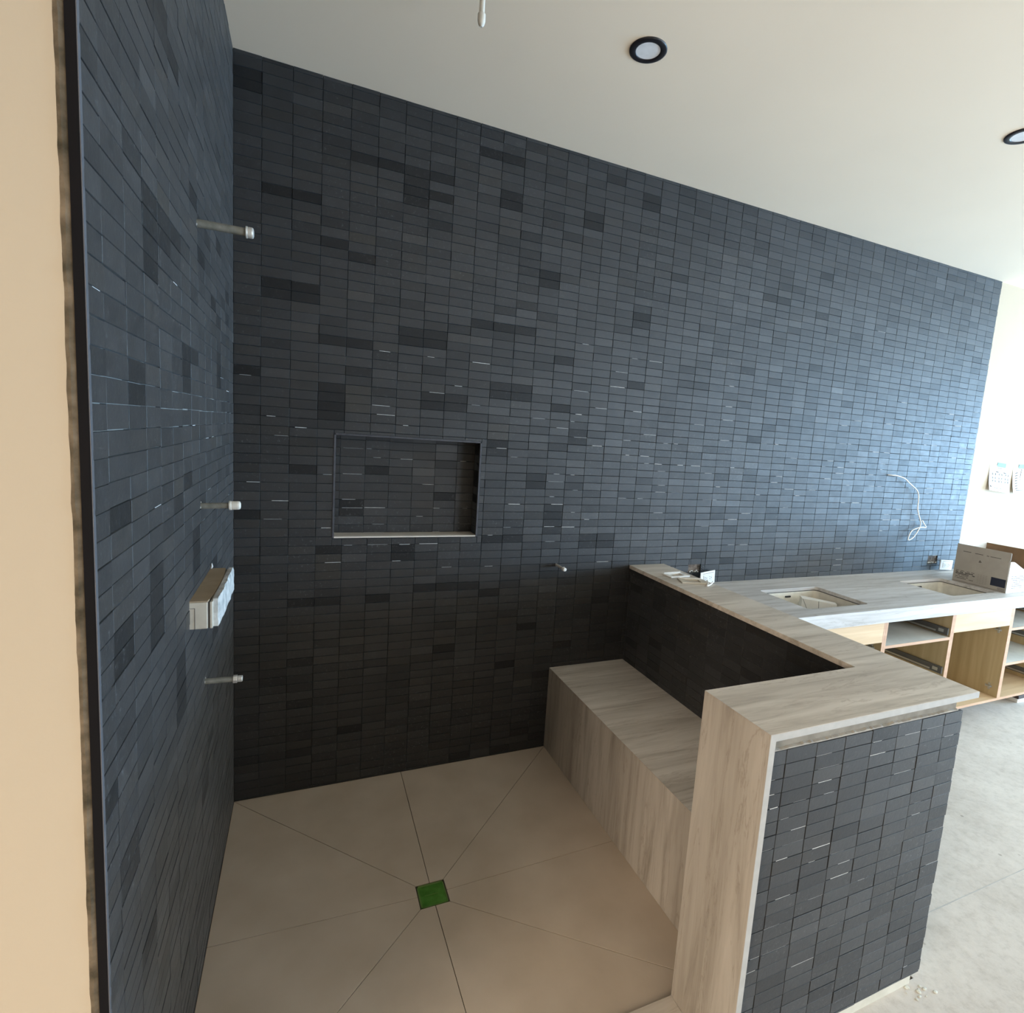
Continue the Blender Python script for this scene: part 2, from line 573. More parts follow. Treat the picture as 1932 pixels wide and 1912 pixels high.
dark_b = {(-1, -29), (-1, -28), (0, -19), (1, -19), (3, -14), (2, -15), (3, -24), (4, -24), (5, -24), (5, -22), (5, -21), (6, -22), (8, -28), (9, -28),
          (6, -24), (5, -23), (9, -24), (9, -23), (13, -24), (13, -23), (16, -28), (16, -27), (0, -10), (0, -9), (1, -10), (1, -9),
          (2, -5), (3, -5), (5, -7), (5, -6), (6, -7), (6, -6), (8, -9), (9, -9), (10, -9), (-1, -1), (2, 0), (2, 1), (2, 2), (2, 3),
          (6, 0), (6, 1), (7, 0), (7, 1), (9, -2), (9, -1), (10, -2), (10, -1), (12, 0), (16, -13), (16, -12), (11, -16), (11, -15),
          (12, 13), (12, 14), (12, 15), (12, 16), (9, 17), (10, 17), (14, 17), (14, 18), (15, 17), (15, 18), (2, 18), (5, 18), (5, 19),
          (11, 9), (11, 10), (9, 5), (9, 6), (13, 3), (13, 4), (6, 23), (7, 23), (1, 24), (2, 24), (4, 24), (-1, 14), (4, -24), (1, 9),
          (8, 23), (9, 24), (16, -4), (21, 20), (24, 2), (7, 31), (10, 34), (3, 40), (11, 29)}
brown_b = {(3, 1), (3, 2), (3, 0), (3, -16), (9, 3), (9, 4), (7, -14), (2, 20), (2, 19), (2, 21)}
HL = (2.358, 2.448, 0.945, 0.995)      # cut-outs for the outlets
HRt = (4.600, 4.715, 0.930, 0.992)
HV = (XI - 0.0, 2.13, 0, 1)
tiling('slate_tiles', lambda u, v, n: (u, -n, v), (X0, PX), (Z0, PZ), (0.0, WD, 0.0, H), wall_back,
       holes=[(NX0 - 0.004, NX1 + 0.004, NZ0 - 0.002, NZ1 + 0.004), HL, HRt], dark=dark_b, brown=brown_b, seed=3, ragged=0.004, gapu=0.0021, gapv=0.0024, squeeze=0.22)

# left wall (x = 0) of the shower, ending at y = -1.602
wall_left = struct(boxo('wall_left', (-0.15, -1.596, -0.1), (-TT + 0.0005, 0.15, H), 'thinset'))
dark_l = {(11, -6), (11, -5), (11, -4), (11, -3), (10, -6), (10, -5), (9, -6), (7, -10), (6, -7), (3, -10), (12, 2), (12, 3), (8, 0), (8, 1), (7, 0), (8, 2),
          (3, -1), (3, 0), (3, 1), (8, 8), (9, 9), (13, 8), (7, 12), (7, 13), (7, 14), (11, 12), (11, 13), (11, 14), (11, 15), (13, 13), (13, 14), (9, 19), (9, 20), (9, 21),
          (9, 22), (14, 19), (13, 23), (13, 24), (9, -15), (10, -15), (10, -16), (11, -15), (1, -7), (1, -5), (4, 16), (4, 17), (4, 18), (4, 22), (5, 30), (6, 33), (12, 30), (4, -5)}
PLX = 0.1083
tiling('slate_tiles', lambda u, v, n: (n, -u, v), (0.0181, PLX), (Z0, PZ), (0.0, 1.6005, 0.0, H), wall_left,
       dark=dark_l, brown={(10, -7), (9, 8), (4, 6)}, seed=5, gapu=0.0005, gapv=0.0022, squeeze=0.05)
# dark edge profile and raw mortar bed at the end of that wall
struct(boxo('trim_1', (-0.0125, -1.6065, 0.0), (-0.0004, -1.596, H), 'black', None, 0.0006))
struct(boxo('trim_highlight', (-0.0004, -1.6062, 0.0), (0.0006, -1.5975, H), plain('arris_highlight', (0.10, 0.10, 0.11), 0.5)))  # pale strip; highlight along the tile edge put into its colour
bm = bmesh.new()
n_seg = 260
for k in range(n_seg):
    za, zb = H * k / n_seg, H * (k + 1) / n_seg
    def wob(z, s):
        return 0.0016 * noise.noise(Vector((s, 0, z * 9))) + 0.0012 * noise.noise(Vector((s, 4, z * 33)))
    pa = [(-0.0245 - wob(za, 1), -1.5985), (-0.0115, -1.5985), (-0.0115, -1.6045), (-0.0185 + wob(za, 3), -1.6060 - wob(za, 2)), (-0.0245 - wob(za, 1), -1.6032)]
    pb = [(-0.0245 - wob(zb, 1), -1.5985), (-0.0115, -1.5985), (-0.0115, -1.6045), (-0.0185 + wob(zb, 3), -1.6060 - wob(zb, 2)), (-0.0245 - wob(zb, 1), -1.6032)]
    va = [bm.verts.new((x, y, za)) for x, y in pa]
    vb = [bm.verts.new((x, y, zb)) for x, y in pb]
    for q in range(5):
        bm.faces.new((va[q], va[(q + 1) % 5], vb[(q + 1) % 5], vb[q]))
mort = obj('mortar_bed', bm, 'mortar', wall_left)
mort['label'] = 'raw brown mortar edge'
# painted wall facing the camera, left of the tile edge
bm = bmesh.new()
rows = 150
cols = [LX, -0.6, -0.2, -0.06]
grid = []
for k in range(rows + 1):
    z = H * k / rows
    e = -0.0215 + 0.0016 * noise.noise(Vector((9, 0, z * 14))) + 0.0008 * noise.noise(Vector((9, 3, z * 60)))
    if z > 2.2:
        e += 0.0
    grid.append([bm.verts.new((x, -1.6035, z)) for x in cols + [e]] + [bm.verts.new((e, -1.5955, z))])
for r0, r1 in zip(grid, grid[1:]):
    for q in range(len(r0) - 1):
        bm.faces.new((r0[q], r0[q + 1], r1[q + 1], r1[q]))
bm_box(bm, (LX, -1.5955, 0), (-0.0215, -1.45, H))
struct(obj('wall_front', bm, 'paint'))

# outer walls with window openings (behind and to the right of the camera)


def wall_with_opening(name, axis, pos, thick, u0, u1, op, mat):
    bm = bmesh.new()
    ou0, ou1, oz0, oz1 = op
    for (a, b, c, d, _) in cut([(u0, u1, -0.1, H, 0)], (ou0, ou1, oz0, oz1)):
        if axis == 'x':
            bm_box(bm, (pos, a, c), (pos + thick, b, d))
        else:
            bm_box(bm, (a, pos, c), (b, pos + thick, d))
    return struct(obj(name, bm, mat))


wall_with_opening('wall_right', 'x', RX, 0.15, RY, 0.15, (-4.45, -0.75, 0.35, 2.45), 'paint')
wall_with_opening('wall_rear', 'y', RY - 0.15, 0.15, LX - 0.15, RX + 0.15, (4.4, 8.8, 0.3, 2.0), 'paint')
wall_with_opening('wall_side', 'x', LX - 0.15, 0.15, RY, -1.45, (-4.65, -2.85, 0.3, 2.6), 'paint')  # opening added for the warm fill light


def window(name, axis, pos, u0, u1, z0, z1):
    bm = bmesh.new()
    w, dp = 0.05, 0.07
    segs = [(u0, u1, z0, z0 + w), (u0, u1, z1 - w, z1), (u0, u0 + w, z0 + w, z1 - w), (u1 - w, u1, z0 + w, z1 - w),
            ((u0 + u1) / 2 - 0.02, (u0 + u1) / 2 + 0.02, z0 + w, z1 - w)]
    for a, b, c, d in segs:
        if axis == 'x':
            bm_box(bm, (pos, a, c), (pos + dp, b, d))
        else:
            bm_box(bm, (a, pos, c), (b, pos + dp, d))
    return struct(obj(name, bm, 'black', None, 0.003))


window('window_1', 'x', RX + 0.05, -4.45, -0.75, 0.35, 2.45)
window('window_3', 'y', RY - 0.12, 4.4, 8.8, 0.3, 2.0)
window('window_added', 'x', LX - 0.12, -4.65, -2.85, 0.3, 2.6)  # frame of the added left opening, unseen

# ------------------------------------------------------------------ shower floor: eight wedge slabs falling to the drain
DX, DY, DR = 0.7181, -0.7586, 0.0525
fx0, fx1, fy0, fy1 = 0.0, XB + 0.004, YR - 0.006, 0.0
bm = bmesh.new()
bm_box(bm, (-0.02, YF, -0.1), (XO - 0.04, 0.02, -0.0035))
shower_floor = struct(obj('shower_floor', bm, 'grout'))
outer = [(0.0, 0.0), (0.7215, 0.0), (fx1, 0.0), (fx1, -0.7417), (fx1, fy0), (0.7262, fy0), (0.03, fy0), (0.0, fy0), (0.0, -0.7293)]
inner = {0: (DX - DR, DY + DR), 1: (DX, DY + DR), 2: (DX + DR, DY + DR), 3: (DX + DR, DY), 4: (DX + DR, DY - DR),
         5: (DX, DY - DR), 6: (DX - DR, DY - DR), 8: (DX - DR, DY)}
tiles8 = [(0, 1, [0, 1]), (1, 2, [1, 2]), (2, 3, [2, 3]), (3, 4, [3, 4]), (4, 5, [4, 5]), (5, 6, [5, 6]), (6, 8, [6, 7, 8]), (8, 0, [8, 0])]


def shrink(poly, d):
    c = Vector((sum(p[0] for p in poly) / len(poly), sum(p[1] for p in poly) / len(poly)))
    n = len(poly)
    area2 = sum(poly[i][0] * poly[(i + 1) % n][1] - poly[(i + 1) % n][0] * poly[i][1] for i in range(n))
    if area2 < 0:
        poly = poly[::-1]
    out = []
    for i in range(n):
        p0, p1, p2 = Vector(poly[i - 1]), Vector(poly[i]), Vector(poly[(i + 1) % n])
        e1, e2 = (p1 - p0).normalized(), (p2 - p1).normalized()
        n1, n2 = Vector((-e1.y, e1.x)), Vector((-e2.y, e2.x))
        bis = n1 + n2
        k = d / max(0.2, (1 + n1.dot(n2)))
        out.append(tuple(p1 + bis * k))
    return out


bm = bmesh.new()
for a, b, ring in tiles8:
    poly = [outer[q] for q in ring] + [inner[b], inner[a]]
    poly = shrink(poly, 0.0011)
    bm_prism(bm, poly, -0.012, 0.0)
so = obj('stone_wedges', bm, 'floor_tile', shower_floor, 0.0006)
so['label'] = 'matte taupe wedge slabs falling to the drain'

t = thing('floor_drain', 'square floor drain under bright green protective film', 'drain', (DX, DY, 0))
bm = bmesh.new()
r = DR - 0.003
bm_box(bm, (DX - r, DY - r, -0.03), (DX + r, DY + r, -0.0022))
obj('drain_cover', bm, 'green', t, 0.001)
bm = bmesh.new()
for a, b in (((DX - r, DY + r - 0.007), (DX + r, DY + r)), ((DX - r, DY - r), (DX - r + 0.006, DY + r)),
             ((DX + r - 0.004, DY - r), (DX + r, DY + r)), ((DX - r, DY - r), (DX + r, DY - r + 0.003))):
    bm_box(bm, (a[0], a[1], -0.0024), (b[0], b[1], -0.0012))
obj('film_lip', bm, 'green_lip', t)
bm = bmesh.new()
bm_box(bm, (DX - 0.028, DY - 0.001, -0.0024), (DX + 0.022, DY + 0.001, -0.0012))
obj('film_crease', bm, 'green_lip', t)

# travertine threshold
struct(tag(boxo('curb', (0.0, YF, -0.02), (XE - 0.0005, YR, 0.020), 'trav_x', None, 0.001), 'grey travertine threshold slab across the shower entrance', 'threshold'))

# ------------------------------------------------------------------ pony wall core
PT = 1.955    # inner tile face
bm = bmesh.new()
bm_box(bm, (PT + TT, YF + 0.021, 0), (2.109, -0.0005, HC - 0.0205))
bm_box(bm, (XE + 0.0205, YF + 0.021, 0), (PT + TT, YR - 0.012, HC - 0.0205))
pony = struct(obj('pony_wall', bm, 'board'))
tiling('slate_tiles', lambda u, v, n: (PT - n, -u, v), (0.0181, PX), (Z0, PZ), (0.0, -YR, 0.0, HC - 0.0205), pony, seed=8, squeeze=0.0)
YT = -1.6135
tiling('slate_tiles', lambda u, v, n: (u, YT - n, v), (1.3955, 0.1078), (0.951, 0.0393), (XE + 0.020, 2.134, 0.040, 0.951), pony,
       seed=9, gapu=0.0026, gapv=0.0022, squeeze=0.55, ragged=0.004, topfree=True)
# right side face of the pony wall, towards the vanity
bs = boxo('base_board', (XE + 0.0205, YF + 0.017, 0.0), (2.104, YF + 0.0225, 0.045), 'cream_board', pony)
bs['label'] = 'bare cream board under the tiles'
bm = bmesh.new()
for k in range(14):
    cx = RND.uniform(2.06, 2.16)
    cy = RND.uniform(-1.66, -1.58)
    rr = RND.uniform(0.003, 0.009)
    mtx = Matrix.Translation((cx, cy, 0.001)) @ Matrix.Diagonal((rr, rr * RND.uniform(0.5, 1.2), rr * 0.14, 1))
    bmesh.ops.create_icosphere(bm, subdivisions=2, radius=1, matrix=mtx)
o = obj('thinset_crumbs', bm, 'cream_board', None, smooth=True)
o['kind'] = 'stuff'
tag(o, 'dried pale thinset crumbs on the floor beside the half wall base', 'rubble')
# ragged mortar line above the front tiles
bm = bmesh.new()
prev_ = None
for k in range(161):
    x = XE + 0.021 + (2.109 - XE - 0.021) * k / 160
    zt2 = 0.953 + 0.004 * noise.noise(Vector((x * 25, 1, 0))) + 0.003 * noise.noise(Vector((x * 110, 2, 0)))
    cur = [bm.verts.new((x, YF + 0.0135, 0.949)), bm.verts.new((x, YF + 0.0135, zt2)), bm.verts.new((x, YF + 0.0215, zt2 + 0.002))]
    if prev_:
        for q in range(2):
            bm.faces.new((prev_[q], cur[q], cur[q + 1], prev_[q + 1]))
    prev_ = cur
o = obj('thinset_ridge', bm, 'thinset', pony)

# capping: one thing, L-shaped cap and mitred end panel
t = thing('stone_capping', 'L-shaped grey travertine capping with end panel on the tiled half wall', 'capping', (XE, YF, 0))
bm = bmesh.new()
bm_prism(bm, [(XE, YF), (XO, YF), (XO, -0.0012), (XI, -0.0012), (XI, YR), (XE, YR)], HC - 0.020, HC)
for v_ in bm.verts:        # mitred end
    if abs(v_.co.x - XE) < 1e-6:
        v_.co.x += 0.0204 if v_.co.z < HC - 0.01 else 0.0003
obj('cap_slab', bm, 'trav_x', t, 0.0005)
bm = bmesh.new()
bm_prism(bm, [(XE, 0.0), (XE + 0.0200, 0.0), (XE + 0.0200, HC - 0.0202), (XE, HC - 0.0002)], YF, YR, 'y')
obj('end_panel', bm, 'trav_z_shaded', t, 0.0004)
bm = bmesh.new()
bm_box(bm, (XE + 0.0005, YF - 0.0008, 0.0), (XE + 0.0192, YF + 0.0012, HC - 0.0195))
bm_box(bm, (XE + 0.0005, YF - 0.0008, HC - 0.0195), (XO - 0.0003, YF + 0.0012, HC - 0.0010))
o = obj('polished_edge', bm, 'edge_white', t)
o['label'] = 'pale polished slab edge'

# bench
t = thing('shower_bench', 'low travertine bench built against the inside of the half wall', 'bench', (XB, 0, 0))
bm = bmesh.new()
bm_prism(bm, [(XB + 0.0003, HB), (XB + 0.0204, HB - 0.02), (PT - 0.001, HB - 0.02), (PT - 0.001, HB)], YR, -0.0012, 'y')
obj('seat_slab', bm, 'trav_x', t, 0.0004)
bm = bmesh.new()
bm_prism(bm, [(XB, 0.0005), (XB + 0.02, 0.0005), (XB + 0.02, HB - 0.0202), (XB, HB - 0.0002)], YR, -0.0012, 'y')
obj('front_panel', bm, 'trav_z_shaded', t, 0.0004)
bm = bmesh.new()
bm_box(bm, (XB + 0.0203, YR + 0.0, 0.0005), (PT - 0.001, -0.0012, HB - 0.0203))
obj('core', bm, 'board', t)

# ------------------------------------------------------------------ niche
bm = bmesh.new()
e = 0.006
tiling('niche_tiles', lambda u, v, n: (u, ND - n, v), (NX0 + 0.028, PX), (NZ0 + 0.006, PZ), (NX0, NX1, NZ0, NZ1), wall_back, seed=12, squeeze=0.35,
       dark={(0, -3), (0, -4), (1, -8), (4, -5)})
tiling('niche_tiles', lambda u, v, n: (NX1 - n, ND - u, v), (0.0, PX), (NZ0 + 0.006, PZ), (0.0, ND - 0.001, NZ0, NZ1), wall_back, seed=13, squeeze=0)
tiling('niche_tiles', lambda u, v, n: (NX0 + n, u, v), (0.0, PX), (NZ0 + 0.006, PZ), (0.001, ND, NZ0, NZ1), wall_back, seed=14, squeeze=0)
tiling('niche_tiles', lambda u, v, n: (u, v, NZ1 - n), (NX0 + 0.028, PX), (0.0, 0.05), (NX0, NX1, 0.001, ND), wall_back, seed=15, squeeze=0)
bm = bmesh.new()
bm_box(bm, (NX0 - 0.004, -0.002, NZ0), (NX0 + 0.004, 0.010, NZ1 + 0.003))
bm_box(bm, (NX1 - 0.004, -0.002, NZ0), (NX1 + 0.004, 0.010, NZ1 + 0.003))
bm_box(bm, (NX0 - 0.004, -0.002, NZ1 - 0.004), (NX1 + 0.004, 0.010, NZ1 + 0.004))
nf = obj('niche_trim', bm, mottled('dark_metal_trim', (0.05, 0.05, 0.06), (0.08, 0.08, 0.09), 40, 0.35, 0), wall_back, 0.0008)
nf['label'] = 'thin dark metal profile round the niche'
sh = boxo('niche_shelf', (NX0 + 0.001, -0.001, NZ0), (NX1 - 0.001, ND - 0.0002, NZ0 + 0.007), 'trav_x', wall_back, 0.0008)
sh['label'] = 'pale stone sill of the niche'

# ------------------------------------------------------------------ plumbing stubs


def stub(name, label, base, direction, length, rad, cap_len, cap_rad, mat='pipe', capmat='cap', hexcap=False):
    t = thing(name, label, 'pipe', tuple(base))
    b = Vector(base)
    d = Vector(direction).normalized()
    bm = bmesh.new()
    L = length - cap_len
    bm_tube(bm, [b - d * 0.004, b + d * L * 0.9, b + d * (L + cap_len * 0.4)], rad, 24)
    obj('pipe', bm, mat, t, smooth=False)
    bm = bmesh.new()
    p = b + d * L
    c = cap_len
    if hexcap:
        bm_tube(bm, [p, p + d * c * 0.45], cap_rad, 6)
        bm_tube(bm, [p + d * c * 0.45, p + d * c * 0.5, p + d * c * 0.92, p + d * c], [cap_rad * 0.62, cap_rad * 0.82, cap_rad * 0.82, cap_rad * 0.7], 8)
        obj('cap', bm, capmat, t, 0.001)
    else:
        bm_tube(bm, [p, p + d * c * 0.02, p + d * c * 0.2, p + d * c * 0.22, p + d * c * 0.78, p + d * c * 0.92, p + d * c],
                [cap_rad * 0.8, cap_rad, cap_rad, cap_rad * 0.93, cap_rad * 0.93, cap_rad * 0.85, cap_rad * 0.55], 28)
        obj('cap', bm, capmat, t, 0.0006)
    bm = bmesh.new()
    for k in range(3):
        a = 2.1 * k + RND.random()
        u = d.orthogonal().normalized()
        w = d.cross(u)
        q = b + (u * math.cos(a) + w * math.sin(a)) * rad * 1.15
        mtx = Matrix.Translation(q) @ Matrix.Diagonal((0.002, 0.002, RND.uniform(0.002, 0.006), 1))
        bmesh.ops.create_icosphere(bm, subdivisions=1, radius=1, matrix=mtx)
    obj('thinset_smear', bm, 'thinset', t, smooth=True)
    return t


stub('shower_arm_stub', 'grey pipe stub with metal cap, highest on the side wall', (0, -0.779, 2.184), (1, 0.0, 0.0), 0.132, 0.0105, 0.020, 0.0155)
stub('valve_stub', 'short capped pipe stub between highest stub and the plaster-smeared box', (0, -0.7602, 1.432), (1, 0, 0.03), 0.099, 0.0085, 0.030, 0.0135, capmat='pvc')
stub('spout_stub', 'capped grey pipe stub below the plaster-smeared box', (0, -0.7134, 0.8890), (1, 0, -0.02), 0.100, 0.0085, 0.026, 0.0125, hexcap=True)
stub('wall_outlet_stub', 'small white-capped pipe stub low on the long tiled wall', (1.490, 0, 1.0235), (0, -1, 0), 0.108, 0.0068, 0.022, 0.0105, mat='cap', capmat='white_pl')
# ceiling rain-head stub
t = thing('ceiling_pipe_stub', 'cream capped pipe hanging down from the ceiling', 'pipe', (0.735, -0.773, H))
bm = bmesh.new()
bm_tube(bm, [(0.735, -0.773, H + 0.01), (0.735, -0.773, 2.925)], 0.0082, 24)
obj('pipe', bm, 'pvc', t, smooth=False)
bm = bmesh.new()
bm_tube(bm, [(0.735, -0.773, 2.936), (0.735, -0.773, 2.933), (0.735, -0.773, 2.915), (0.735, -0.773, 2.905), (0.735, -0.773, 2.899)], [0.009, 0.0118, 0.0118, 0.0092, 0.004], 24)
obj('cap', bm, 'pvc', t, smooth=False)

# ------------------------------------------------------------------ plaster-smeared valve rough-in box
t = thing('valve_box', 'cream and tan rectangular valve cover smeared with plaster', 'box', (0, -0.757, 1.13))
y0, y1 = -0.940, -0.594
zb, zt = 1.134, 1.2085
bm = bmesh.new()
bm_box(bm, (-0.004, y0, zb), (0.040, y1, zt - 0.003))
obj('body', bm, 'cream_pl', t, 0.002)
bm = bmesh.new()
bm_box(bm, (0.011, y0 - 0.0006, zb + 0.001), (0.0122, y0 + 0.001, zt - 0.018))
bm_box(bm, (-0.003, y0 - 0.0006, zt - 0.0185), (0.012, y0 + 0.001, zt - 0.0175))
obj('cover_seam', bm, 'grey_pl', t)
bm = bmesh.new()       # tan top shell, front edge bulging outwards along its length
top, n = [], 24
for k in range(n + 1):
    f = k / n
    y = y0 + (y1 - y0) * f
    top.append((0.041 + 0.013 * math.sin(math.pi * f) ** 0.8 * 0.55, y))
poly = [(-0.003, y0), *top, (-0.003, y1)]
bm_prism(bm, poly, zt - 0.003, zt + 0.001)
obj('top_shell', bm, 'tan_foam', t, 0.001)
bm = bmesh.new()
bm_box(bm, (0.040, y0 + 0.004, zb + 0.001), (0.0455, y1 - 0.003, zt - 0.0035))
obj('gap_strip', bm, 'grey_pl', t)
bm = bmesh.new()
bm_box(bm, (0.0453, y0 + 0.001, zb), (0.051, y1, zt - 0.0032))
obj('rim_plate', bm, 'cream_pl', t, 0.0008)
bm = bmesh.new()
nn, mm = 40, 12
g = []
for a in range(nn + 1):
    row = []
    for b_ in range(mm + 1):
        y = y0 + 0.014 + (y1 - y0 - 0.014) * a / nn
        z = zb + 0.001 + (zt - zb + 0.001) * b_ / mm
        f = a / nn
        x = 0.0645 + 0.0015 * math.sin(math.pi * f) + 0.003 * noise.noise(Vector((0, y * 22, z * 40))) + 0.0012 * noise.noise(Vector((3, y * 90, z * 90)))
        if b_ in (0, mm) or a in (0, nn):
            x -= 0.003
        row.append(bm.verts.new((x, y, z)))
    g.append(row)
back = []
for a in range(nn + 1):
    back.append([bm.verts.new((0.0505, g[a][0].co.y, zb + 0.001)), bm.verts.new((0.0505, g[a][0].co.y, zt + 0.002))])
for a in range(nn):
    for b_ in range(mm):
        bm.faces.new((g[a][b_], g[a + 1][b_], g[a + 1][b_ + 1], g[a][b_ + 1]))
    bm.faces.new((back[a][0], back[a + 1][0], g[a + 1][0], g[a][0]))
    bm.faces.new((g[a][mm], g[a + 1][mm], back[a + 1][1], back[a][1]))
    bm.faces.new((back[a][1], back[a + 1][1], back[a + 1][0], back[a][0]))
bm.faces.new([back[0][0]] + [g[0][q] for q in range(mm + 1)] + [back[0][1]])
bm.faces.new([back[nn][1]] + [g[nn][q] for q in range(mm, -1, -1)] + [back[nn][0]])
o = obj('face_plate', bm, 'plaster', t, smooth=False)
o['label'] = 'white plaster-smeared front plate'
bm = bmesh.new()
bm_tube(bm, [(0.001, -0.60, 1.2085), (0.004, -0.598, 1.216), (0.003, -0.596, 1.226)], [0.003, 0.0035, 0.0015], 8)
obj('plaster_blob', bm, 'squeeze', t, smooth=True)

# ------------------------------------------------------------------ ceiling lights


def downlight(label, cx, cy):
    t = thing('recessed_light', label, 'ceiling light', (cx, cy, H), None)
    bm = bmesh.new()
    seg = 64
    prof = [(0.0425, H - 0.0005), (0.0425, H - 0.0035), (0.046, H - 0.005), (0.060, H - 0.005), (0.0655, H - 0.0025), (0.0655, H - 0.0001)]
    rings = [[bm.verts.new((cx + r_ * math.cos(2 * math.pi * k / seg), cy + r_ * math.sin(2 * math.pi * k / seg), z)) for k in range(seg)] for r_, z in prof]
    for a, b in zip(rings, rings[1:]):
        for k in range(seg):
            bm.faces.new((a[k], a[(k + 1) % seg], b[(k + 1) % seg], b[k]))
    obj('trim_ring', bm, 'lamp_ring', t, smooth=True)
    bm = bmesh.new()
    bmesh.ops.create_cone(bm, cap_ends=True, segments=64, radius1=0.0427, radius2=0.0427, depth=0.002,
                          matrix=Matrix.Translation((cx, cy, H - 0.0016)))
    obj('diffuser', bm, 'lamp_disc', t)
    return t


downlight('round recessed ceiling light with black trim ring above the shower', 1.3425, -0.7370)
downlight('black-ringed recessed ceiling light cut off by the frame edge', 2.9530, -1.0720)

# ------------------------------------------------------------------ vanity countertop with two cut-outs
C0, C1 = 2.112, 6.3
S1 = (2.722, 3.191, -0.553, -0.205)
S2 = (3.966, 4.430, -0.548, -0.2075)
t = thing('vanity_countertop', 'long pale grey veined stone countertop with two sink cut-outs', 'countertop', (C0, YK, ZK))


def rrect(x0, x1, y0, y1, r, n=6):
    pts = []
    for cx, cy, a0 in ((x1 - r, y1 - r, 0), (x0 + r, y1 - r, 90), (x0 + r, y0 + r, 180), (x1 - r, y0 + r, 270)):
        for k in range(n + 1):
            a = math.radians(a0 + 90 * k / n)
            pts.append((cx + r * math.cos(a), cy + r * math.sin(a)))
    return pts


def plate_with_holes(bm, x0, x1, y0, y1, holes, z0, z1):
    """top plate: triangulated outline with rounded holes, extruded"""
    loops = [[(x0, y0), (x1, y0), (x1, y1), (x0, y1)]] + holes
    edges = []
    for lp in loops:
        vs = [bm.verts.new((x, y, z1)) for x, y in lp]
        for i in range(len(vs)):
            edges.append(bm.edges.new((vs[i], vs[(i + 1) % len(vs)])))
    res = bmesh.ops.triangle_fill(bm, use_beauty=True, edges=edges)
    fs = [f for f in res['geom'] if isinstance(f, bmesh.types.BMFace)]
    ex = bmesh.ops.extrude_face_region(bm, geom=fs)
    vv = [v for v in ex['geom'] if isinstance(v, bmesh.types.BMVert)]
    bmesh.ops.translate(bm, verts=vv, vec=(0, 0, z0 - z1))


bm = bmesh.new()
plate_with_holes(bm, C0, C1, YK, -0.0012, [rrect(*S1, 0.022), rrect(*S2, 0.022)], HK - 0.02, HK)
obj('top_slab', bm, 'ctop', t, 0.0008)
bm = bmesh.new()
bm_box(bm, (C0, YK + 0.0004, ZK), (C1, YK + 0.02, HK - 0.0202))
obj('apron', bm, 'ctop', t, 0.0008)

# undermount sinks


def sink(label, S, group=None):
    x0, x1, y0, y1 = S
    t = thing('undermount_sink', label, 'sink', ((x0 + x1) / 2, (y0 + y1) / 2, HK - 0.17), group)
    x0 -= 0.004
    x1 += 0.004
    y0 -= 0.004
    y1 += 0.004
    bm = bmesh.new()
    zt_ = HK - 0.0205
    prof = [(-0.02, zt_), (0.0, zt_), (0.004, zt_ - 0.01), (0.008, zt_ - 0.09), (0.022, zt_ - 0.118), (0.05, zt_ - 0.128), (0.15, zt_ - 0.136)]
    prof += [(0.15, zt_ - 0.148), (0.045, zt_ - 0.140), (0.010, zt_ - 0.128), (-0.004, zt_ - 0.09), (-0.010, zt_ - 0.012), (-0.02, zt_ - 0.01)]
    rings = []
    for ins, z in prof:
        r_ = max(0.01, 0.028 - 0.0 + ins * 0.25)
        rings.append([bm.verts.new((x, y, z)) for x, y in rrect(x0 + ins, x1 - ins, y0 + ins, y1 - ins, min(r_, 0.06))])
    n_ = len(rings[0])
    for a, b in zip(rings, rings[1:]):
        for k in range(n_):
            bm.faces.new((a[k], a[(k + 1) % n_], b[(k + 1) % n_], b[k]))
    bm.faces.new(rings[6])
    o = obj('basin', bm, 'ceramic', t, smooth=True)
    bm = bmesh.new()
    bead = rrect(x0 + 0.0015, x1 - 0.0015, y0 + 0.0015, y1 - 0.0015, 0.027)
    bm_tube(bm, [(x, y, zt_ - 0.0026) for x, y in bead] + [(bead[0][0], bead[0][1], zt_ - 0.0026)], 0.0022, 6, caps=False)
    obj('silicone_bead', bm, 'grey_pl', t, smooth=True)
    cx = (x0 + x1) / 2
    bm = bmesh.new()
    bm_prism(bm, [(cx + (0.018 if q == 0 else -0.018) + 0.005 * math.cos(a), zt_ - 0.030 + 0.005 * math.sin(a))
                  for q, rng in ((0, range(-4, 5)), (1, range(4, 13))) for a in [math.pi * k / 8 for k in rng]], y1 - 0.0085, y1 - 0.0035, 'y')
    obj('overflow_slot', bm, 'ink', t)
    bm = bmesh.new()
    bmesh.ops.create_cone(bm, cap_ends=True, segments=32, radius1=0.022, radius2=0.022, depth=0.004,
                          matrix=Matrix.Translation((cx, (y0 + y1) / 2, zt_ - 0.1345)))
    obj('drain_ring', bm, 'metal', t)
    return t


sink('white undermount sink with a white cardboard packet lying in it', S1)
sink('dusty undermount sink beside the open carton', S2)

